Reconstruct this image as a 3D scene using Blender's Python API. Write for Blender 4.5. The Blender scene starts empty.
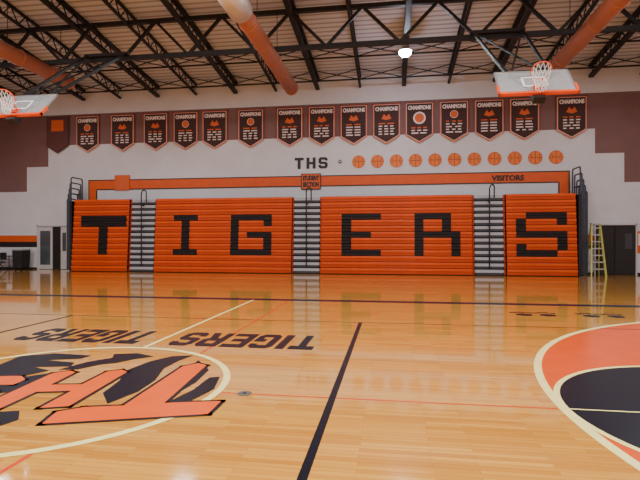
import bpy, math, random
from mathutils import Vector, Matrix
random.seed(4)
S=bpy.context.scene
COL=S.collection

# ---------------------------------------------------------------- materials
def lin(c):
    c=c/255.0
    return c/12.92 if c<=0.04045 else ((c+0.055)/1.055)**2.4
def mat(name,rgb,rough=0.5,metal=0.0,var=0.06,scale=3.0,emit=None,es=0,alpha=1.0,trans=0.0,spec=0.5):
    m=bpy.data.materials.new(name); m.use_nodes=True
    nt=m.node_tree; b=nt.nodes['Principled BSDF']
    c=[lin(v) for v in rgb]
    tc=nt.nodes.new('ShaderNodeTexCoord'); n=nt.nodes.new('ShaderNodeTexNoise')
    n.inputs['Scale'].default_value=scale; n.inputs['Detail'].default_value=4
    nt.links.new(tc.outputs['Object'],n.inputs['Vector'])
    r=nt.nodes.new('ShaderNodeValToRGB')
    r.color_ramp.elements[0].position=.3; r.color_ramp.elements[1].position=.7
    r.color_ramp.elements[0].color=[v*(1-var) for v in c]+[1]
    r.color_ramp.elements[1].color=[min(1,v*(1+var)) for v in c]+[1]
    nt.links.new(n.outputs['Fac'],r.inputs['Fac']); nt.links.new(r.outputs['Color'],b.inputs['Base Color'])
    b.inputs['Roughness'].default_value=rough; b.inputs['Metallic'].default_value=metal
    b.inputs['Specular IOR Level'].default_value=spec
    b.inputs['Alpha'].default_value=alpha
    b.inputs['Transmission Weight'].default_value=trans
    if emit:
        b.inputs['Emission Color'].default_value=[lin(v) for v in emit]+[1]
        b.inputs['Emission Strength'].default_value=es
    return m
M={}
M['wallwhite']=mat('wall_paint_white',(206,208,216),.75,scale=1.2,var=.04)
M['mauve']=mat('wall_paint_mauve',(118,86,86),.7,scale=1.2)
M['orangewall']=mat('wall_paint_orange',(212,84,24),.6)
M['blackwall']=mat('wall_paint_black',(22,20,22),.5)
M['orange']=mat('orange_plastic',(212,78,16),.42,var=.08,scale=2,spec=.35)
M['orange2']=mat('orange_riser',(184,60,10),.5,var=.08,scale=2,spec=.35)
M['black']=mat('black_plastic',(20,18,22),.5,spec=.3)
M['steelblack']=mat('black_steel',(14,16,22),.55)
M['darkframe']=mat('dark_understructure',(34,32,34),.7)
M['grey']=mat('grey_tread',(166,170,180),.45,metal=.1)
M['greydark']=mat('grey_riser',(56,58,68),.6)
M['rail']=mat('rail_steel_blue_grey',(62,68,84),.4,metal=.5)
M['duct']=mat('duct_salmon_paint',(168,104,78),.5,scale=1)
M['ductwhite']=mat('duct_white_metal',(215,208,206),.4,metal=.2)
M['white']=mat('white_plastic',(235,235,235),.5)
M['cream']=mat('cream_paint',(242,230,150),.25)
M['floororange']=mat('floor_orange_paint',(214,76,14),.22,spec=.3)
M['floororange2']=mat('floor_logo_orange',(220,86,18),.3,spec=.25)
M['floorblack']=mat('floor_black_paint',(14,17,30),.3,spec=.2)
M['sideline']=mat('floor_dark_blue_paint',(16,22,44),.3,spec=.2)
M['redline']=mat('floor_red_paint',(206,64,24),.3,spec=.3)
M['banner']=mat('banner_dark_maroon',(64,38,38),.8,scale=6)
M['bannermauve']=mat('banner_mauve',(92,56,56),.8,scale=6)
M['bannerorange']=mat('banner_orange',(210,96,48),.8)
M['bannerwhite']=mat('banner_white',(226,214,212),.8)
M['ball']=mat('sign_orange',(226,116,48),.6)
M['glass']=mat('backboard_glass',(200,208,214),.1,alpha=.25)
M['net']=mat('net_cord',(230,228,228),.8)
M['padorange']=mat('pad_orange',(226,74,20),.5)
M['dark']=mat('dark_opening',(18,16,18),.7)
M['doorgrey']=mat('door_light_paint',(190,190,192),.5)
M['window']=mat('door_window',(70,78,86),.1)
M['yellow']=mat('fibreglass_yellow',(190,192,90),.5)
M['alu']=mat('aluminium',(180,182,186),.35,metal=.7)
M['lamp']=mat('lamp_lens',(255,255,255),.5,emit=(225,238,255),es=150)
M['paper']=mat('poster_paper',(222,220,214),.8)
M['brassplate']=mat('floor_plate',(120,124,122),.35,metal=.6)
M['rubber']=mat('rubber',(20,20,22),.8)

# floor wood
def floor_mat():
    m=bpy.data.materials.new('maple_strip_floor'); m.use_nodes=True
    nt=m.node_tree; b=nt.nodes['Principled BSDF']; L=nt.links.new
    tc=nt.nodes.new('ShaderNodeTexCoord')
    br=nt.nodes.new('ShaderNodeTexBrick')
    br.inputs['Scale'].default_value=1.0
    br.inputs['Brick Width'].default_value=.85; br.inputs['Row Height'].default_value=.057
    br.inputs['Mortar Size'].default_value=.0012; br.inputs['Bias'].default_value=0
    br.offset=.37; br.offset_frequency=2
    br.inputs['Color1'].default_value=[lin(v) for v in (222,162,68)]+[1]
    br.inputs['Color2'].default_value=[lin(v) for v in (200,134,48)]+[1]
    br.inputs['Mortar'].default_value=[lin(v) for v in (150,96,36)]+[1]
    L(tc.outputs['Object'],br.inputs['Vector'])
    mp=nt.nodes.new('ShaderNodeMapping'); mp.inputs['Scale'].default_value=(.6,14,1)
    n=nt.nodes.new('ShaderNodeTexNoise'); n.inputs['Scale'].default_value=2; n.inputs['Detail'].default_value=5
    L(tc.outputs['Object'],mp.inputs['Vector']); L(mp.outputs['Vector'],n.inputs['Vector'])
    mx=nt.nodes.new('ShaderNodeMixRGB'); mx.blend_type='MULTIPLY'; mx.inputs['Fac'].default_value=.35
    r=nt.nodes.new('ShaderNodeValToRGB'); r.color_ramp.elements[0].position=.3; r.color_ramp.elements[1].position=.65
    r.color_ramp.elements[0].color=(.6,.5,.42,1); r.color_ramp.elements[1].color=(1,1,1,1)
    L(n.outputs['Fac'],r.inputs['Fac']); L(br.outputs['Color'],mx.inputs['Color1']); L(r.outputs['Color'],mx.inputs['Color2'])
    L(mx.outputs['Color'],b.inputs['Base Color'])
    b.inputs['Roughness'].default_value=.10
    b.inputs['Coat Weight'].default_value=.6; b.inputs['Coat Roughness'].default_value=.04
    return m
M['floor']=floor_mat()
def deck_mat():
    m=bpy.data.materials.new('corrugated_roof_deck'); m.use_nodes=True
    nt=m.node_tree; b=nt.nodes['Principled BSDF']; L=nt.links.new
    tc=nt.nodes.new('ShaderNodeTexCoord'); w=nt.nodes.new('ShaderNodeTexWave')
    w.bands_direction='Y'; w.inputs['Scale'].default_value=1.0; w.inputs['Distortion'].default_value=0
    L(tc.outputs['Object'],w.inputs['Vector'])
    r=nt.nodes.new('ShaderNodeValToRGB'); r.color_ramp.elements[0].position=.1; r.color_ramp.elements[1].position=.4
    r.color_ramp.elements[0].color=[lin(v) for v in (150,156,170)]+[1]
    r.color_ramp.elements[1].color=[lin(v) for v in (200,206,220)]+[1]
    L(w.outputs['Fac'],r.inputs['Fac']); L(r.outputs['Color'],b.inputs['Base Color'])
    b.inputs['Roughness'].default_value=.6
    return m
M['deck']=deck_mat()

# ---------------------------------------------------------------- mesh builder
class MB:
    def __init__(s): s.v=[];s.f=[];s.mi=[];s.mats=[]
    def m(s,k):
        if k not in s.mats: s.mats.append(k)
        return s.mats.index(k)
    def face(s,pts,k):
        n=len(s.v); s.v+= [tuple(p) for p in pts]; s.f.append(tuple(range(n,n+len(pts)))); s.mi.append(s.m(k))
    def box(s,x0,x1,y0,y1,z0,z1,k):
        n=len(s.v)
        s.v+=[(x0,y0,z0),(x1,y0,z0),(x1,y1,z0),(x0,y1,z0),(x0,y0,z1),(x1,y0,z1),(x1,y1,z1),(x0,y1,z1)]
        for q in ((0,3,2,1),(4,5,6,7),(0,1,5,4),(1,2,6,5),(2,3,7,6),(3,0,4,7)):
            s.f.append(tuple(n+i for i in q)); s.mi.append(s.m(k))
    def cyl(s,p0,p1,r,k,n=10,r2=None,caps=True):
        p0=Vector(p0);p1=Vector(p1);d=(p1-p0).normalized()
        a=d.cross(Vector((0,0,1)))
        if a.length<1e-3: a=d.cross(Vector((1,0,0)))
        a.normalize(); b=d.cross(a); r2=r if r2 is None else r2
        st=len(s.v)
        for p,rr in ((p0,r),(p1,r2)):
            for i in range(n):
                t=2*math.pi*i/n; s.v.append(tuple(p+rr*(math.cos(t)*a+math.sin(t)*b)))
        for i in range(n):
            j=(i+1)%n; s.f.append((st+i,st+j,st+n+j,st+n+i)); s.mi.append(s.m(k))
        if caps:
            s.f.append(tuple(st+i for i in range(n-1,-1,-1))); s.mi.append(s.m(k))
            s.f.append(tuple(st+n+i for i in range(n))); s.mi.append(s.m(k))
    def tube(s,pts,r,k,n=8):
        for a,b in zip(pts[:-1],pts[1:]): s.cyl(a,b,r,k,n)
    def bar(s,p0,p1,w,h,k):
        p0=Vector(p0);p1=Vector(p1);d=(p1-p0).normalized()
        a=d.cross(Vector((0,0,1)))
        if a.length<1e-3: a=Vector((1,0,0))
        a.normalize(); b=a.cross(d); st=len(s.v)
        for p in (p0,p1):
            for i,j in ((-1,-1),(1,-1),(1,1),(-1,1)): s.v.append(tuple(p+a*i*w/2+b*j*h/2))
        for q in ((0,1,5,4),(1,2,6,5),(2,3,7,6),(3,0,4,7),(3,2,1,0),(4,5,6,7)):
            s.f.append(tuple(st+i for i in q)); s.mi.append(s.m(k))
    def prism(s,poly,axis,a0,a1,k):
        def P(p,a): return (p[0],a,p[1]) if axis=='y' else ((p[0],p[1],a) if axis=='z' else (a,p[0],p[1]))
        n=len(poly); st=len(s.v)
        s.v+=[P(p,a0) for p in poly]+[P(p,a1) for p in poly]
        s.f.append(tuple(st+i for i in range(n-1,-1,-1))); s.mi.append(s.m(k))
        s.f.append(tuple(st+n+i for i in range(n))); s.mi.append(s.m(k))
        for i in range(n):
            j=(i+1)%n; s.f.append((st+i,st+j,st+n+j,st+n+i)); s.mi.append(s.m(k))
    def torus(s,c,R,r,k,U,V,n=24,m=6):
        c=Vector(c);U=Vector(U);V=Vector(V);W=U.cross(V);st=len(s.v)
        for i in range(n):
            t=2*math.pi*i/n; d=U*math.cos(t)+V*math.sin(t)
            for j in range(m):
                a=2*math.pi*j/m; s.v.append(tuple(c+d*(R+r*math.cos(a))+W*r*math.sin(a)))
        for i in range(n):
            for j in range(m):
                i2=(i+1)%n;j2=(j+1)%m
                s.f.append((st+i*m+j,st+i2*m+j,st+i2*m+j2,st+i*m+j2)); s.mi.append(s.m(k))
    def obj(s,name,loc=(0,0,0),parent=None,smooth=False,**kw):
        me=bpy.data.meshes.new(name)
        lo=Vector(loc)
        me.from_pydata([tuple(Vector(v)-lo) for v in s.v],[],s.f)
        for k in s.mats: me.materials.append(M[k])
        for p,i in zip(me.polygons,s.mi): p.material_index=i; p.use_smooth=smooth
        me.update()
        import bmesh
        bm=bmesh.new(); bm.from_mesh(me); bmesh.ops.recalc_face_normals(bm,faces=bm.faces); bm.to_mesh(me); bm.free()
        o=bpy.data.objects.new(name,me); COL.objects.link(o); o.location=lo
        if parent:
            o.parent=parent; o.location=lo-parent_world(parent)
        for a,b in kw.items(): o[a]=b
        return o
def parent_world(o):
    v=Vector(o.location)
    while o.parent: o=o.parent; v+=Vector(o.location)
    return v
def empty(name,loc,**kw):
    o=bpy.data.objects.new(name,None); COL.objects.link(o); o.location=loc; o.empty_display_size=.2
    for a,b in kw.items(): o[a]=b
    return o
def text(name,body,size,k,loc,rot,parent=None,bold=0.0,ext=.004,sx=1.0,align='CENTER',**kw):
    cu=bpy.data.curves.new(name,'FONT'); cu.body=body; cu.size=size; cu.align_x=align; cu.align_y='CENTER'
    cu.offset=bold; cu.extrude=ext; cu.resolution_u=3
    t=bpy.data.objects.new('tmp',cu); COL.objects.link(t)
    bpy.context.view_layer.update()
    dg=bpy.context.evaluated_depsgraph_get()
    me=bpy.data.meshes.new_from_object(t.evaluated_get(dg)); bpy.data.objects.remove(t)
    me.name=name
    me.materials.clear(); me.materials.append(M[k])
    for v in me.vertices: v.co.x*=sx
    o=bpy.data.objects.new(name,me); COL.objects.link(o)
    lo=Vector(loc)
    if parent: o.parent=parent; lo=lo-parent_world(parent)
    o.location=lo; o.rotation_euler=rot
    for a,b in kw.items(): o[a]=b
    return o
FACE=(math.pi/2,0,0)   # upright text facing -Y

# bold block letters on a 5x7 grid
BL={
'T':[[(0,7),(5,7),(5,5.4),(0,5.4)],[(1.7,5.4),(3.3,5.4),(3.3,0),(1.7,0)]],
'I':[[(1.6,7),(3.4,7),(3.4,0),(1.6,0)]],
'G':[[(0,6),(1,7),(4,7),(5,6),(5,4.9),(3.5,4.9),(3.5,5.5),(1.6,5.5),(1.6,1.5),(3.5,1.5),(3.5,2.5),(2.6,2.5),(2.6,3.9),(5,3.9),(5,1),(4,0),(1,0),(0,1)]],
'E':[[(0,7),(5,7),(5,5.5),(1.6,5.5),(1.6,4.2),(4.2,4.2),(4.2,2.8),(1.6,2.8),(1.6,1.5),(5,1.5),(5,0),(0,0)]],
'R':[[(0,7),(1.6,7),(1.6,0),(0,0)],[(1.6,7),(4,7),(5,6),(5,5.5),(1.6,5.5)],[(3.4,5.5),(5,5.5),(5,3.6),(4.3,3),(1.6,2.8),(1.6,4.2),(3.4,4.2)],[(2.2,3),(3.9,3),(5,0),(3.3,0)]],
'S':[[(0,6),(1,7),(4,7),(5,6),(5,4.9),(3.5,4.9),(3.5,5.5),(1.6,5.5),(1.6,4.2),(4,4.2),(5,3.3),(5,1),(4,0),(1,0),(0,1),(0,2.2),(1.5,2.2),(1.5,1.5),(3.4,1.5),(3.4,2.8),(1,2.8),(0,3.7)]],
'H':[[(0,7),(1.6,7),(1.6,4.2),(3.4,4.2),(3.4,7),(5,7),(5,0),(3.4,0),(3.4,2.8),(1.6,2.8),(1.6,0),(0,0)]],
}
def block_word(word,width,height,gap=1.0):
    adv=[]; x=0
    for ch in word:
        w=2.2 if ch=='I' else 5
        off=-1.4 if ch=='I' else 0
        adv.append((ch,x+off)); x+=w+gap
    tot=x-gap
    out=[]
    for ch,xo in adv:
        for p in BL[ch]: out.append([(((a+xo)/tot-.5)*width,(c/7-.5)*height) for a,c in p])
    return out

YW=19.0; YF=17.5
# ---------------------------------------------------------------- shell
b=MB(); b.box(-18.4,18.4,-14,YW,-.2,0,'floor'); b.obj('floor',kind='structure')
def wallmat(x,z):
    if 4.25<z<8.4 and (x<-16.2 or x>14.2): return 'mauve'
    if 5.6<z<8.4 and (x<-14.9 or x>12.95): return 'mauve'
    if 6.75<z<8.4: return 'mauve'
    if (x<-12.9 or x>12.2):
        if 1.5<z<1.85: return 'orangewall'
        if 1.2<z<1.5: return 'blackwall'
    return 'wallwhite'
xs=[-18.4,-16.2,-14.9,-12.9,12.2,12.95,14.2,18.4]; zs=[0,1.2,1.5,1.85,4.25,5.6,6.75,8.4,9.8]
b=MB()
for i in range(len(xs)-1):
    for j in range(len(zs)-1):
        x0,x1,z0,z1=xs[i],xs[i+1],zs[j],zs[j+1]
        b.face([(x0,YW,z0),(x1,YW,z0),(x1,YW,z1),(x0,YW,z1)],wallmat((x0+x1)/2,(z0+z1)/2))
b.box(-18.4,18.4,YW+.01,YW+.2,0,9.8,'wallwhite')
b.obj('wall_far',kind='structure')
for nm,x0,x1 in (('wall_left',-18.6,-18.4),('wall_right',18.4,18.6)):
    b=MB(); b.box(x0,x1,-14,YW,0,1.2,'wallwhite'); b.box(x0,x1,-14,YW,1.2,1.5,'blackwall'); b.box(x0,x1,-14,YW,1.5,1.85,'orangewall')
    b.box(x0,x1,-14,YW,1.85,5.6,'wallwhite'); b.box(x0,x1,-14,YW,5.6,8.4,'mauve'); b.box(x0,x1,-14,YW,8.4,12.4,'wallwhite')
    b.obj(nm,kind='structure')
b=MB(); b.box(-18.4,18.4,-14.2,-14,0,5,'wallwhite'); b.box(-18.4,18.4,-14.2,-14,5,8.4,'mauve'); b.box(-18.4,18.4,-14.2,-14,8.4,12.4,'wallwhite'); b.obj('wall_near',kind='structure')
ZR=lambda y: 9.7+(YW-y)*.11 if y>2.5 else 9.7+16.5*.11-(2.5-y)*.11
b=MB()
for y0,y1 in ((-14.2,2.5),(2.5,YW+.2)):
    n=len(b.v)
    b.prism([(y0,ZR(y0)),(y1,ZR(y1)),(y1,ZR(y1)+.15),(y0,ZR(y0)+.15)],'x',-18.6,18.6,'deck')
b.obj('ceiling',kind='structure')
b=MB(); b.box(-18.4,18.4,YW-.03,YW,0,.1,'rubber'); b.obj('baseboard_far',kind='structure')

# ---------------------------------------------------------------- court marks
def ring(b,cx,cy,R,w,z,k,a0=0,a1=2*math.pi,n=72):
    for i in range(n):
        t0=a0+(a1-a0)*i/n; t1=a0+(a1-a0)*(i+1)/n
        b.face([(cx+(R-w/2)*math.cos(t0),cy+(R-w/2)*math.sin(t0),z),(cx+(R+w/2)*math.cos(t0),cy+(R+w/2)*math.sin(t0),z),
                (cx+(R+w/2)*math.cos(t1),cy+(R+w/2)*math.sin(t1),z),(cx+(R-w/2)*math.cos(t1),cy+(R-w/2)*math.sin(t1),z)],k)
def disc(b,cx,cy,R,z,k,a0=0,a1=2*math.pi,n=72):
    b.face([(cx+R*math.cos(a0+(a1-a0)*i/n),cy+R*math.sin(a0+(a1-a0)*i/n),z) for i in range(n+(0 if a1-a0>6.2 else 1))],k)
def rect(b,x0,x1,y0,y1,z,k): b.face([(x0,y0,z),(x1,y0,z),(x1,y1,z),(x0,y1,z)],k)
tn=[0]
def trim(b,**kw):
    tn[0]+=1; return b.obj('trim_%d'%tn[0],kind='structure',**kw)
for sgn in (1,-1):
    b=MB()
    cx=11.26*sgn
    a0=math.pi/2 if sgn>0 else -math.pi/2
    b.face([(cx+6.0*math.cos(a0+math.pi*i/60),6.0*math.sin(a0+math.pi*i/60),.001) for i in range(61)]+([(12.8,-6,.001),(12.8,6,.001)] if sgn>0 else [(-12.8,6,.001),(-12.8,-6,.001)]),'floororange')
    trim(b)
    b=MB(); ring(b,cx,0,6.0,.09,.0022,'cream',a0,a0+math.pi); trim(b)
    F=7.08*sgn
    b=MB(); disc(b,F,0,1.8,.003,'floorblack'); x0,x1=sorted((F,12.8*sgn)); rect(b,x0,x1,-1.83,1.83,.0031,'floorblack'); trim(b)
    b=MB(); ring(b,F,0,1.8,.06,.004,'cream')
    rect(b,x0,x1,-1.85,-1.79,.0041,'cream'); rect(b,x0,x1,1.79,1.85,.0041,'cream'); rect(b,F-.025,F+.025,-1.8,1.8,.0041,'cream'); trim(b)
b=MB()
for y0,y1 in ((7.55,7.92),(-7.92,-7.55)): rect(b,-12.9,12.9,y0,y1,.0015,'sideline')
for x0,x1 in ((-12.9,-12.8),(12.8,12.9)): rect(b,x0,x1,-7.6,7.6,.0015,'sideline')
rect(b,-18.4,-12.9,7.6,7.9,.0015,'sideline'); rect(b,12.9,18.4,7.6,7.9,.0015,'sideline')
trim(b)
b=MB(); rect(b,-.03,.03,1.8,7.6,.0018,'cream'); rect(b,-.03,.03,-7.6,-1.8,.0018,'cream'); trim(b)
b=MB()
for x in (-3.05,3.05): rect(b,x-.035,x+.035,-4.5,4.5,.0026,'floorblack')
trim(b)
b=MB()
for y in (-4.5,4.5): rect(b,-9,9,y-.02,y+.02,.0012,'floorblack')
for x in (-9,9): rect(b,x-.02,x+.02,-4.5,4.5,.0048,'floorblack')
trim(b)
b=MB(); rect(b,.96,1.0,-7.5,-1.6,.0012,'redline'); rect(b,.96,1.0,1.6,7.5,.0012,'redline')
rect(b,1.8,5.2,-.015,.015,.0012,'redline'); rect(b,5.3,11.2,-.012,.012,.0052,'cream'); trim(b)
# centre circle + emblem strokes
b=MB(); ring(b,0,0,1.83,.08,.0028,'cream'); trim(b)
EB=[[(-1.3,.54),(-1.41,1.09),(-1.06,1.32),(-.46,1.28),(-.5,1.1),(-.9,.95),(-.45,.9),(-.37,.72),(-.8,.62),(-.5,.5),(-.66,.2),(-.95,.1)],
[(-.42,.55),(-.3,.95),(-.1,1.2),(-.2,1.4),(.1,1.5),(.42,1.35),(.25,1.2),(.1,.95),(-.05,.85),(-.2,.6)],
[(-.64,-.19),(-.6,.2),(-.37,.45),(-.2,.4),(-.3,.1),(-.33,-.28),(-.43,-.43)],
[(-.2,-1.05),(-.1,-.9),(.02,-.85),(.2,-.8),(.36,-1.0),(.3,-1.2),(.45,-1.45),(.1,-1.55),(-.2,-1.4)],
[(.42,.6),(.5,1.1),(.66,1.4),(.93,1.5),(.86,1.2),(.84,.8),(.98,.3),(1.0,-.1),(.9,-.5),(.66,-.2),(.58,.25)],
[(1.25,-.1),(1.2,.45),(1.1,1.25),(1.42,.82),(1.47,.3),(1.43,-.15),(1.33,-.45)],
[(1.46,-.38),(1.55,.05),(1.55,.5),(1.66,.55),(1.76,.09),(1.67,-.31),(1.56,-.5)],
[(-.9,-.2),(-1.2,.2),(-1.5,.6),(-1.6,.2),(-1.4,-.4),(-1.0,-.8),(-.9,-1.1),(-.95,-.7)]]
def lettr(poly,cx,cy,w,h,tilt,shear):
    o=[]
    for a,c in poly:
        x=-(a/5-.5)*w; y=-(c/7-.5)*h
        x+=shear*y
        o.append((cx+x*math.cos(tilt)-y*math.sin(tilt),cy+x*math.sin(tilt)+y*math.cos(tilt)))
    return o
EMT=[[(-.2,6.6),(5.1,7.2),(5.3,6.1),(4.6,5.7),(3.2,5.6),(2.95,.3),(2.4,-.2),(1.85,.2),(1.8,5.4),(-.3,5.3)]]
EMH=[[(-.1,6.9),(1.4,7.1),(1.4,4.2),(3.5,4.3),(3.6,7.2),(5,7),(5.1,.2),(4.2,-.3),(3.6,.1),(3.5,2.9),(1.5,2.9),(1.4,0),(.6,-.4),(-.1,.2)]]
LT=[(EMT,1.22,.08,1.3,1.9,.2,.12),(EMH,.1,-.1,.84,1.25,.2,.12),(BL['S'],-.82,-.36,.72,1.1,.2,.12)]
b=MB()
for p in EB: b.face([(x,y,.0036) for x,y in p],'floorblack')
trim(b)
for k,grow,z in (('floorblack',.08,.0044),('floororange2',0,.0050)):
    b=MB()
    for polys,cx,cy,w,h,t,sh in LT:
        for i,p in enumerate(polys):
            q=lettr(p,cx,cy,w,h,t,sh)
            if grow:
                for u,v in zip(q,q[1:]+q[:1]):
                    d=Vector((v[0]-u[0],v[1]-u[1])); 
                    if d.length<1e-4: continue
                    d.normalize(); nn=Vector((-d.y,d.x))*grow/2; e=d*grow/2
                    b.face([(u[0]-e.x+nn.x,u[1]-e.y+nn.y,z),(u[0]-e.x-nn.x,u[1]-e.y-nn.y,z),(v[0]+e.x-nn.x,v[1]+e.y-nn.y,z),(v[0]+e.x+nn.x,v[1]+e.y+nn.y,z)],k)
            else: b.face([(x,y,z+i*.0002) for x,y in q],k)
    trim(b)
# two words painted to be read from the far side (turned half round)
for (x,w) in ((1.36,2.28),(-1.36,2.14)):
    b=MB()
    for p in block_word('TIGERS',w,1.02,gap=.6): b.face([(x-a,2.57-c,.002) for a,c in p],'floorblack')
    trim(b)
for x in (6.7,8.05):
    b=MB()
    for dx in (-.24,.24):
        disc(b,x+dx,6.0,.17,.002,'floorblack',n=16)
        for k in range(4): disc(b,x+dx-.18+k*.12,6.27+(.07 if k in(1,2) else 0),.07,.002,'floorblack',n=10)
    trim(b)
b=MB(); b.cyl((2.13,0,0),(2.13,0,.006),.075,'brassplate',24)
b.cyl((2.13,0,.006),(2.13,0,.009),.02,'black',10)
b.obj('floor_cover_plate',label='small round metal cover plate set into the wooden court',category='floor plate')

# ---------------------------------------------------------------- bleachers
RH=.281; NR=13
FONT={'T':["11111","11111","00100","00100","00100","00100","00100"],
'I':["111","010","010","010","010","010","111"],
'G':["11111","10001","10000","10111","10001","10001","11111"],
'E':["1111","1000","1000","1110","1000","1000","1111"],
'R':["11110","10010","10010","11111","10001","10001","10001"],
'S':["01111","10001","10000","11111","00001","10001","11110"]}
LET=[('T',-10.79,.50),('I',-6.40,.42),('G',-3.06,.41),('E',2.25,.46),('R',5.72,.41),('S',10.22,.43)]
def black_spans(i):
    r=9-i
    out=[]
    if 0<=r<7:
        for ch,cx,cw in LET:
            row=FONT[ch][r]; x0=cx-len(row)*cw/2
            for k,c in enumerate(row):
                if c=='1': out.append((x0+k*cw,x0+(k+1)*cw))
    m=[]
    for s in out:
        if m and abs(m[-1][1]-s[0])<1e-4: m[-1]=(m[-1][0],s[1])
        else: m.append(s)
    return m
SEC=[(-12.46,-9.42,'T'),(-7.99,-1.06,'I and G'),(.38,7.26,'E and R'),(8.74,11.68,'S')]
for x0,x1,t in SEC:
    cx=(x0+x1)/2
    E=empty('bleacher_section',(cx,YF+.6,0),label='closed orange retractable bleacher section with black block lettering %s'%t,category='bleachers',group='closed retractable bleachers')
    f=MB(); f.box(x0+.02,x1-.02,YF+.42,YF+1.3,.0,NR*RH-.04,'darkframe'); f.box(x0+.02,x1-.02,YF+.12,YF+.45,.0,.06,'darkframe')
    f.obj('understructure',loc=(cx,YF+.8,0),parent=E)
    for i in range(NR):
        z=i*RH+.03; yo=YF+i*.022
        cuts=sorted(set([x0,x1]+[v for s in black_spans(i) for v in s if x0<v<x1]))
        sp=black_spans(i)
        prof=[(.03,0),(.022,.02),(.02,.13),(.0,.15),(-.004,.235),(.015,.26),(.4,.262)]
        b=MB()
        for a,c in zip(cuts[:-1],cuts[1:]):
            mid=(a+c)/2; bl=any(s0<mid<s1 for s0,s1 in sp)
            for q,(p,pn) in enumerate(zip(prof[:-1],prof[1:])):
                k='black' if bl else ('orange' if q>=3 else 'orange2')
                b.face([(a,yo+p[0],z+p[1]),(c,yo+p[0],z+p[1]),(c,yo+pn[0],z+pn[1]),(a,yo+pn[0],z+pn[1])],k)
        for xe in (x0,x1): b.face([(xe,yo+p[0],z+p[1]) for p in prof]+[(xe,yo+.4,z)],'darkframe')
        b.face([(x0,yo+.03,z),(x1,yo+.03,z),(x1,yo+.4,z),(x0,yo+.4,z)],'darkframe')
        b.obj('seat_row',loc=(cx,yo,z),parent=E)
for xa in (-8.70,-.34,8.0):
    E=empty('aisle_staircase',(xa,YF+.6,0),label='grey folded aisle steps with a dark handrail between bleacher sections',category='stairs',group='bleacher aisle steps')
    f=MB(); f.box(xa-.7,xa+.7,YF+.55,YF+1.3,0,NR*RH-.04,'darkframe'); f.obj('understructure',loc=(xa,YF+.8,0),parent=E)
    for i in range(NR):
        z=i*RH+.03; yo=YF+.12+i*.02
        b=MB(); b.box(xa-.62,xa+.62,yo,yo+.38,z+.10,z+.23,'grey'); b.box(xa-.60,xa+.60,yo+.03,yo+.36,z+.0,z+.10,'greydark')
        b.box(xa-.70,xa-.64,yo+.02,yo+.3,z,z+.25,'orange2'); b.box(xa+.64,xa+.70,yo+.02,yo+.3,z,z+.25,'orange2')
        b.obj('step',loc=(xa,yo,z),parent=E)
    b=MB()
    b.tube([(xa,YF+.1,.3),(xa,YF+.1,3.9),(xa+.05,YF+.12,4.05),(xa+.14,YF+.15,4.1),(xa+.22,YF+.18,4.02),(xa+.22,YF+.2,3.5)],.03,'steelblack',8)
    for z in (1.0,2.2,3.3): b.box(xa-.03,xa+.03,YF+.1,YF+.4,z,z+.05,'steelblack')
    b.obj('handrail',loc=(xa,YF+.1,.3),parent=E)
for x,sg in ((-12.64,-1),(11.86,1)):
    b=MB()
    for k in range(5):
        xx=x+sg*(.0+.09*k); top=4.75-.27*k
        b.tube([(xx,YF+.25+.05*k,.05),(xx,YF+.25+.05*k,top),(xx,YF+.33+.05*k,top+.08),(xx,YF+1.1,top+.08),(xx,YF+1.15,top),(xx,YF+1.15,.05)],.034,'rail',8)
        for zz in (1.0,1.6,2.2,2.8,3.4,4.0): 
            if zz<top: b.cyl((xx,YF+.25+.05*k,zz),(xx,YF+1.15,zz),.02,'rail',6)
    b.box(min(x-sg*.1,x+sg*.02),max(x-sg*.1,x+sg*.02),YF+.15,YF+1.3,0.0,3.6,'steelblack')
    b.obj('guard_rail',loc=(x,YF+.6,0),label='stack of dark steel guard rails at the end of the bleachers',category='railing',group='bleacher end rails')

# ---------------------------------------------------------------- wall graphics
b=MB()
y0,y1=YW-.03,YW-.005
b.box(-12.45,11.8,y0,y1,4.33,4.78,'orangewall'); b.box(-12.45,-12.0,y0,y1,3.4,4.33,'orangewall'); b.box(11.35,11.8,y0,y1,3.4,4.33,'orangewall')
b.box(-12.5,11.85,y0-.005,y1,4.78,4.83,'blackwall'); b.box(-12.0,11.35,y0-.005,y1,4.28,4.33,'blackwall')
b.box(-12.5,-12.45,y0-.005,y1,3.4,4.83,'blackwall'); b.box(11.8,11.85,y0-.005,y1,3.4,4.83,'blackwall')
b.box(-12.05,-12.0,y0-.005,y1,3.4,4.28,'blackwall'); b.box(11.35,11.4,y0-.005,y1,3.4,4.28,'blackwall')
trim(b)
text('wall_lettering','VISITORS',.34,'blackwall',(9.1,YW-.045,4.52),FACE,bold=.016,sx=1.05,label='black VISITORS lettering painted on the orange wall stripe',category='lettering')
b=MB()
for p in block_word('THS',1.68,.56,gap=1.6): b.prism([(-.34+a,5.46+c) for a,c in p],'y',YW-.03,YW-.003,'blackwall')
b.obj('wall_lettering',loc=(-.34,YW-.02,5.46),label='large black block letters THS mounted on white wall',category='lettering')
E=empty('student_section_sign',(-.34,YW-.02,4.15),label='orange sign with black border reading STUDENT SECTION',category='sign')
b=MB(); b.box(-.84,.16,YW-.07,YW-.04,4.13,4.93,'blackwall'); b.box(-.80,.12,YW-.075,YW-.04,4.17,4.89,'bannerorange'); b.obj('panel',loc=(-.34,YW-.05,4.5),parent=E)
text('lettering','STUDENT',.3,'blackwall',(-.34,YW-.08,4.69),FACE,parent=E,bold=.02,sx=.62)
text('lettering','SECTION',.3,'blackwall',(-.34,YW-.08,4.37),FACE,parent=E,bold=.02,sx=.66)
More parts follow.
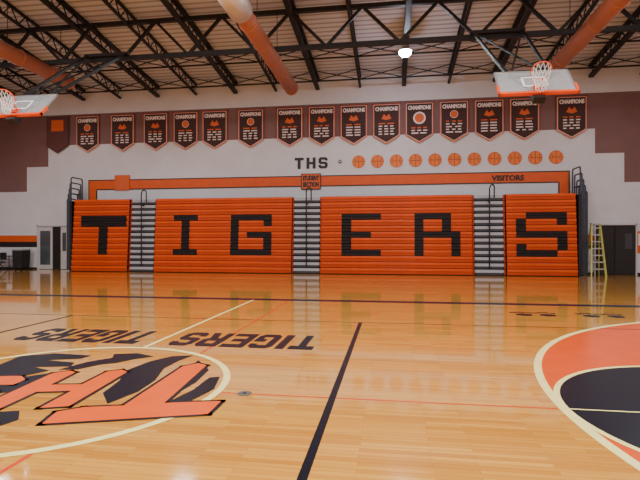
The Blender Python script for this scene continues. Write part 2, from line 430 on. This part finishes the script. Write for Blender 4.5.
b=MB(); b.box(-10.95,-10.1,YW-.08,YW-.035,4.25,5.05,'orangewall'); b.box(-10.9,-10.15,YW-.085,YW-.07,4.3,5.0,'bannerorange')
b.obj('wall_plaque',loc=(-10.5,YW-.05,4.65),label='plain square orange plaque fixed over the orange wall stripe',category='sign')
b=MB(); b.cyl((1.12,YW-.05,5.5),(1.12,YW,5.5),.09,'greydark',16); b.cyl((1.12,YW-.06,5.5),(1.12,YW-.05,5.5),.05,'grey',12)
b.obj('wall_bell',loc=(1.12,YW-.02,5.5),label='small round grey bell beside the black letters',category='bell')
for i in range(11):
    x=2.05+.92*i; z=5.47
    E=empty('basketball_sign',(x,YW-.02,z),label='round orange basketball cut-out sign on white wall',category='sign',group='row of basketball signs')
    b=MB(); b.cyl((x,YW-.03,z),(x,YW-.002,z),.31,'ball',28); b.obj('disc',loc=(x,YW-.02,z),parent=E)
    b=MB(); yy=YW-.034
    b.torus((x,yy,z),.305,.012,'bannerorange',(1,0,0),(0,0,1),28,4)
    b.box(x-.3,x+.3,yy,yy+.01,z-.008,z+.008,'banner'); b.box(x-.008,x+.008,yy,yy+.01,z-.3,z+.3,'banner')
    for s in (-1,1):
        pts=[(x+s*(.36-.2*math.cos(a)),yy,z+.2*math.sin(a)*1.1) for a in [(-1+.25*k) for k in range(9)]]
        b.tube(pts,.007,'banner',4)
    b.obj('seam_lines',loc=(x,yy,z),parent=E)

# ---------------------------------------------------------------- banners
BX=[-14.28,-12.51,-10.49,-8.62,-6.95,-5.37,-3.45,-1.42,.21,1.81,3.41,4.99,6.62,8.24,9.83,11.91]
def pent(w,t,tip,sh): return [(-w,t),(w,t),(w,sh),(0,tip),(-w,sh)]
def banner(x,kind):
    z=8.25; yb=YW-.1
    E=empty('championship_banner',(x,YW-.1,z-1),category='banner',group='row of wall banners')
    E['label']={'plain':'dark mauve pointed banner with an orange block on it','dark':'dark pointed championship banner with white lettering and orange trim','ball':'dark championship banner with white lettering and an orange basketball emblem','circle':'dark championship banner with white lettering and a large round emblem'}[kind]
    b=MB()
    fab='bannermauve' if kind=='plain' else 'banner'
    w=.66
    b.prism([(x+p,q) for p,q in pent(w,z,z-1.95,z-1.55)],'y',yb,yb+.012,'bannerorange' if kind!='plain' else fab)
    b.prism([(x+p,q) for p,q in pent(w-.04,z-.035,z-1.9,z-1.53)],'y',yb-.005,yb,'bannerwhite' if kind!='plain' else 'banner')
    b.prism([(x+p,q) for p,q in pent(w-.058,z-.05,z-1.87,z-1.515)],'y',yb-.01,yb-.005,fab)
    b.obj('cloth',loc=(x,yb,z-1),parent=E)
    b=MB(); b.cyl((x-.7,yb+.02,z+.01),(x+.7,yb+.02,z+.01),.022,'banner',8); b.obj('hanging_rod',loc=(x,yb,z),parent=E)
    b=MB(); yy=yb-.014
    if kind=='plain':
        b.box(x-.36,x+.36,yy,yy+.004,z-.75,z-.15,'bannerorange'); b.obj('emblem',loc=(x,yy,z-.5),parent=E); return
    iz=z-.62
    if kind=='ball':
        b.cyl((x,yy,iz),(x,yy+.004,iz),.17,'bannerorange',20); b.torus((x,yy,iz),.175,.012,'bannerwhite',(1,0,0),(0,0,1),20,4)
    elif kind=='circle':
        b.cyl((x,yy,iz-.12),(x,yy+.004,iz-.12),.3,'bannerwhite',20); b.cyl((x,yy-.004,iz-.12),(x,yy,iz-.12),.22,'bannerorange',20)
    else:
        b.prism([(x-.24,iz-.1),(x-.12,iz+.14),(x,iz),(x+.12,iz+.14),(x+.24,iz-.1),(x,iz-.17)],'y',yy,yy+.004,'bannerorange')
    b.obj('emblem',loc=(x,yy,iz),parent=E)
    b=MB(); rz=random.Random(int(x*100))
    st=5 if kind!='circle' else 3
    for r in range(st):
        zz=z-1.5+r*.13
        n=rz.choice((2,3)) ; W=.42
        for c in range(n):
            a=-W+c*(2*W/n)+.04; e=a+2*W/n-.08-rz.random()*.06
            b.box(x+a,x+e,yy,yy+.004,zz,zz+.055,'bannerorange' if r==st-1 else 'bannerwhite')
    b.obj('printed_lines',loc=(x,yy,z-1.2),parent=E)
    text('lettering','CHAMPIONS',.25,'bannerwhite',(x,yy,z-.25),FACE,parent=E,bold=.014,ext=.003,sx=.76)
kinds=['plain','ball','dark','dark','ball','dark','ball','dark','dark','dark','dark','circle','ball','dark','dark','dark']
for x,k in zip(BX,kinds): banner(x,k)

# ---------------------------------------------------------------- doors
b=MB()
X0,X1=-15.45,-13.65
b.box(X0,X1,YW-.04,YW-.005,0.0,2.33,'dark')
for a,c in ((X0-.06,X0+.02),(X1-.02,X1+.06)): b.box(a,c,YW-.1,YW-.004,0,2.4,'doorgrey')
b.box(X0-.06,X1+.06,YW-.1,YW-.004,2.33,2.41,'doorgrey')
b.box(-14.1,-13.67,YW-.08,YW-.04,.02,2.3,'doorgrey'); b.box(-14.0,-13.78,YW-.085,YW-.08,1.0,2.0,'window')
b.box(X0+.02,-14.6,YW-.08,YW-.04,.02,2.3,'doorgrey'); b.box(X0+.12,-14.72,YW-.085,YW-.08,.25,2.1,'window')
b.obj('door_1',kind='structure',loc=(-14.5,YW,0))
b=MB(); X0,X1=12.95,14.65
b.box(X0,X1,YW-.04,YW-.005,0,2.28,'dark')
for a,c in ((X0-.06,X0),(X1,X1+.06)): b.box(a,c,YW-.1,YW-.004,0,2.34,'doorgrey')
b.box(X0-.06,X1+.06,YW-.1,YW-.004,2.28,2.34,'doorgrey')
b.box(X0+.04,X0+.8,YW-.08,YW-.04,.02,2.26,'blackwall'); b.box(13.78,14.62,YW-.08,YW-.04,.02,2.26,'darkframe')
b.box(14.2,14.5,YW-.085,YW-.08,1.2,1.9,'greydark')
b.obj('door_2',kind='structure',loc=(13.7,YW,0))
b=MB(); b.box(14.75,15.0,YW-.03,YW-.01,1.0,2.0,'orangewall'); b.box(14.78,14.97,YW-.035,YW-.03,1.35,1.9,'paper')
b.obj('wall_poster',loc=(14.87,YW-.02,1.5),label='small orange and white poster beside the dark doorway',category='poster')

# ladder
LX=12.62
E=empty('step_ladder',(LX,18.0,0),label='yellow fibreglass step ladder standing open beside the bleachers',category='ladder')
b=MB()
for s in (-1,1): b.bar((LX+s*.3,17.75,0),(LX+s*.17,18.05,2.3),.05,.07,'yellow')
b.obj('front_rails',loc=(LX,17.9,0),parent=E)
b=MB()
for s in (-1,1): b.bar((LX+s*.3,18.5,0),(LX+s*.17,18.12,2.3),.04,.05,'yellow')
b.cyl((LX-.24,18.4,.7),(LX+.24,18.4,.7),.015,'alu'); b.cyl((LX-.2,18.3,1.4),(LX+.2,18.3,1.4),.015,'alu')
b.obj('rear_rails',loc=(LX,18.3,0),parent=E)
for i in range(7):
    z=.3+i*.3; t=z/2.3; w=.28-.12*t; b=MB(); y=17.75+.3*t
    b.box(LX-w,LX+w,y-.03,y+.07,z,z+.05,'alu'); b.obj('tread',loc=(LX,y,z),parent=E)
b=MB(); b.box(LX-.2,LX+.2,17.98,18.2,2.29,2.34,'alu'); b.obj('top_cap',loc=(LX,18.08,2.3),parent=E)

# table + chairs + bin
E=empty('folding_table',(-17.2,18.4,0),label='dark folding table against the wall near the door',category='table')
b=MB(); b.box(-18.1,-16.4,18.1,18.75,.71,.75,'black'); b.obj('table_top',loc=(-17.2,18.4,.73),parent=E)
for x in (-17.9,-16.6):
    b=MB(); b.tube([(x,18.2,0),(x,18.2,.71)],.018,'steelblack'); b.tube([(x,18.65,0),(x,18.65,.71)],.018,'steelblack'); b.cyl((x,18.2,.2),(x,18.65,.2),.015,'steelblack')
    b.obj('leg',loc=(x,18.4,0),parent=E)
def chair(x,y,rot):
    E=empty('folding_chair',(x,y,0),label='black folding chair standing beside the dark table',category='chair',group='folding chairs by the wall')
    b=MB(); b.box(-.23,.23,-.2,.2,.41,.47,'black'); o=b.obj('seat'); o.parent=E
    b=MB(); b.box(-.23,.23,.19,.24,.58,.95,'black'); o=b.obj('backrest'); o.parent=E
    b=MB()
    for s in (-.24,.24):
        b.cyl((s,-.24,0),(s,.22,.95),.018,'steelblack'); b.cyl((s,.26,0),(s,-.16,.44),.018,'steelblack')
    b.cyl((-.24,-.2,.1),(.24,-.2,.1),.011,'steelblack'); b.cyl((-.24,.22,.1),(.24,.22,.1),.011,'steelblack')
    o=b.obj('chair_frame'); o.parent=E
    E.rotation_euler=(0,0,rot)
chair(-17.0,17.3,.2); chair(-16.3,17.2,-.3)
E=empty('storage_bin',(-15.95,18.3,0),label='dark rolling bin with a pale lid by the wall',category='bin')
b=MB(); b.prism([(-16.2,.12),(-15.72,.12),(-15.66,1.05),(-16.25,1.05)],'y',18.0,18.6,'darkframe'); b.obj('bin_body',loc=(-15.95,18.3,.1),parent=E)
b=MB(); b.box(-16.28,-15.63,17.97,18.63,1.05,1.12,'grey'); b.obj('lid',loc=(-15.95,18.3,1.05),parent=E)
for sx in (-16.12,-15.8):
    for sy in (18.07,18.53):
        b=MB(); b.cyl((sx-.02,sy,.06),(sx+.02,sy,.06),.06,'rubber',12); b.obj('wheel',loc=(sx,sy,.06),parent=E)

# ---------------------------------------------------------------- roof steel
YT=12.4
b=MB()
b.box(-18.4,18.4,YT-.08,YT+.08,8.52,8.68,'steelblack')
b.box(-18.4,18.4,YT-.08,YT+.08,ZR(YT)-.55,ZR(YT)-.4,'steelblack')
n=14; W=36.8/n
for i in range(n):
    x=-18.4+i*W; zt=ZR(YT)-.48
    b.bar((x,YT,zt),(x+W/2,YT,8.6),.1,.1,'steelblack'); b.bar((x+W/2,YT,8.6),(x+W,YT,zt),.1,.1,'steelblack')
b.obj('roof_truss',loc=(0,YT,9),label='long black steel roof truss with diagonal webs spanning the gym',category='truss')
JX=[-17.0+i*2.125 for i in range(17)]
for i,x in enumerate(JX):
    b=MB(); y0,y1=2.5,YW-.05; dz=.55; tk=.1
    heavy=(i%2==0)
    h=.12 if heavy else .08
    for o in (.06,dz): b.bar((x,y0,ZR(y0)-o),(x,y1,ZR(y1)-o),.2 if heavy else .11,h,'steelblack')
    m=22; st=(y1-y0)/m
    for k in range(m):
        a=y0+k*st; c=a+st
        b.bar((x,a,ZR(a)-.06),(x,a+st/2,ZR(a+st/2)-dz),.035,.035,'steelblack'); b.bar((x,a+st/2,ZR(a+st/2)-dz),(x,c,ZR(c)-.06),.035,.035,'steelblack')
    b.obj('roof_joist',loc=(x,10,10),label='black open-web steel roof joist under the corrugated deck',category='joist',group='roof joists')
for y in (15.8,18.0):
    b=MB()
    zt=ZR(y)-.08; zb=ZR(y)-.58
    b.box(-18.4,18.4,y-.03,y+.03,zb-.03,zb+.03,'steelblack')
    for i in range(16):
        x=JX[i]
        b.bar((x,y,zt),(x+2.125,y,zb),.035,.035,'steelblack'); b.bar((x,y,zb),(x+2.125,y,zt),.035,.035,'steelblack')
    b.obj('joist_bracing',loc=(0,y,9.5),label='thin black cross bracing between the roof joists',category='bracing',group='joist bracing')
for x,ye in ((-9.9,13.8),(-.72,16.0),(9.9,15.2)):
    E=empty('air_duct',(x,11,8.3),label='round salmon painted air duct hanging under the roof',category='duct',group='round air ducts')
    b=MB(); b.cyl((x,4,8.3),(x,ye,8.3),.28,'duct',28)
    for y in [5+1.5*k for k in range(8)]:
        if y<ye-.3: b.torus((x,y,8.3),.285,.02,'duct',(1,0,0),(0,0,1),28,6)
    b.obj('pipe',loc=(x,10,8.3),parent=E,smooth=True)
    b=MB(); b.torus((x,ye,8.3),.28,.035,'duct',(1,0,0),(0,0,1),28,8); b.cyl((x,ye,8.3),(x,ye+.02,8.3),.25,'dark',24); b.obj('outlet',loc=(x,ye,8.3),parent=E)
    if x==-.72:
        b=MB(); b.cyl((x,7.0,8.3),(x,8.75,8.3),.36,'ductwhite',28); b.obj('collar',loc=(x,8.0,8.3),parent=E,smooth=True)
    for y in (6.5,10.5,13.3):
        b=MB(); b.cyl((x,y,8.55),(x,y,ZR(y)-.05),.012,'steelblack',6); b.obj('hanger',loc=(x,y,9),parent=E)
def lamp(x,y,z):
    E=empty('high_bay_lamp',(x,y,z),label='round high bay lamp glowing white under the roof',category='lamp')
    b=MB(); b.cyl((x,y,z+.02),(x,y,z+.2),.27,'alu',20,r2=.12); b.cyl((x,y,z+.2),(x,y,z+.35),.1,'alu',16); b.obj('housing',loc=(x,y,z),parent=E)
    b=MB()
    for a,c,h0,h1 in ((.25,.23,.02,-.08),(.23,.15,-.08,-.16),(.15,.02,-.16,-.2)): b.cyl((x,y,z+h0),(x,y,z+h1),a,'lamp',20,r2=c)
    b.obj('lens',loc=(x,y,z),parent=E)
    b=MB(); b.cyl((x,y,z+.35),(x,y,ZR(y)-.02),.01,'steelblack',6); b.obj('hanger',loc=(x,y,z+.5),parent=E)
lamp(4.2,14.9,9.2)

# ---------------------------------------------------------------- hoops
def hoop(x,label):
    yb,zb=7.55,5.2
    E=empty('basketball_hoop',(x,yb,zb),label=label,category='basketball hoop',group='ceiling hung hoops')
    th=math.radians(43)
    w=Vector((0,math.sin(th),math.cos(th))); n=Vector((0,-math.cos(th),math.sin(th)))
    def L(u,ww,nn): return Vector((x,yb,zb))+Vector((u,0,0))+w*ww+n*nn
    def slab(b,u0,u1,w0,w1,n0,n1,k):
        st=len(b.v)
        for nn in (n0,n1):
            for (u,q) in ((u0,w0),(u1,w0),(u1,w1),(u0,w1)): b.v.append(tuple(L(u,q,nn)))
        for q in ((0,1,2,3),(4,5,6,7),(0,1,5,4),(1,2,6,5),(2,3,7,6),(3,0,4,7)): b.f.append(tuple(st+i for i in q)); b.mi.append(b.m(k))
    b=MB(); slab(b,-.91,.91,0,1.07,-.012,.0,'glass'); b.obj('backboard',loc=L(0,.5,0),parent=E)
    b=MB()
    for a in ((-.91,-.87,0,1.07),(.87,.91,0,1.07),(-.91,.91,1.03,1.07),(-.91,.91,0,.04)): slab(b,*a,-.03,.006,'alu')
    for a in ((-.3,-.25,.3,.75),(.25,.3,.3,.75),(-.3,.3,.7,.75),(-.3,.3,.3,.35)): slab(b,*a,.0,.004,'white')
    b.obj('board_frame',loc=L(0,.5,0),parent=E)
    b=MB(); slab(b,-.94,.94,-.05,.04,-.05,.03,'padorange')
    slab(b,-.94,-.89,-.05,.35,-.05,.03,'padorange'); slab(b,.89,.94,-.05,.35,-.05,.03,'padorange'); b.obj('edge_padding',loc=L(0,0,0),parent=E)
    b=MB(); c=L(0,.2,.46); b.torus(c,.23,.017,'padorange',(1,0,0),n,28,6); slab(b,-.1,.1,.1,.28,.0,.03,'padorange')
    b.bar(L(-.08,.19,.02),L(-.08,.19,.25),.03,.03,'padorange'); b.bar(L(.08,.19,.02),L(.08,.19,.25),.03,.03,'padorange')
    b.obj('rim',loc=c,parent=E)
    b=MB(); N=12
    def np(i,lv):
        t=2*math.pi*(i+.5*(lv%2))/N; sc=(1,.85,.7,.6,.55)[lv]
        base=c+Vector((1,0,0))*.23*sc*math.cos(t)+n*.23*sc*math.sin(t)*(1-.1*lv)
        base.z-=.11*lv; return base
    for lv in range(4):
        for i in range(N):
            b.cyl(np(i,lv),np(i,lv+1),.008,'net',4,caps=False); b.cyl(np(i,lv),np(i-1 if lv%2==0 else i+1,lv+1),.008,'net',4,caps=False)
    b.obj('net',loc=c,parent=E)
    b=MB()
    k0=L(0,.1,-.12)
    slab(b,-.14,.14,-.18,.3,-.2,-.03,'steelblack')
    b.bar(k0,L(-.55,.95,-.06),.05,.05,'steelblack'); b.bar(k0,L(.55,.95,-.06),.05,.05,'steelblack')
    top=Vector((x,12.2,8.7))
    for s in (-.5,.5): b.bar(L(s,.9,-.08),top+Vector((s*1.6,0,0)),.08,.08,'steelblack')
    b.bar(L(-.5,.9,-.08),L(.5,.9,-.08),.06,.06,'steelblack')
    b.bar(L(-.5,.9,-.08),top+Vector((.8,0,0)),.05,.05,'steelblack'); b.bar(L(.5,.9,-.08),top+Vector((-.8,0,0)),.05,.05,'steelblack')
    b.bar(top+Vector((-.9,0,0)),top+Vector((.9,0,0)),.1,.1,'steelblack')
    b.obj('support_mast',loc=k0,parent=E)
hoop(7.2,'glass backboard with orange rim folded up on black frame')
hoop(-7.15,'glass backboard with orange padding and net folded up')

# ---------------------------------------------------------------- lights
def area(x,y,z,e,size,rot=(0,0,0),col=(1,.985,.96)):
    l=bpy.data.lights.new('ceiling_and_fill_light','AREA'); l.energy=e; l.size=size; l.color=col
    o=bpy.data.objects.new('ceiling_and_fill_light',l); COL.objects.link(o); o.location=(x,y,z); o.rotation_euler=rot
for x in (-12,-4,4,12):
    for y in (-8,-1,5.5): area(x,y,9.4,520,1.6)
for x in (-13,-5,4,13): area(x,14.3,8.9,95,.8)  # lights without fixtures, added to brighten the upper far wall; one sits by the lamp
W=bpy.data.worlds.new('World'); S.world=W; W.use_nodes=True
W.node_tree.nodes['Background'].inputs[0].default_value=(.9,.92,1,1); W.node_tree.nodes['Background'].inputs[1].default_value=.3

# ---------------------------------------------------------------- camera
cd=bpy.data.cameras.new('camera'); cam=bpy.data.objects.new('camera',cd); COL.objects.link(cam)
cd.sensor_width=36; cd.lens=36*481/640; cd.clip_start=.05
cam.location=(3.64,-4.84,1.6); cam.rotation_euler=(math.pi/2,0,math.radians(8.42))
S.camera=cam
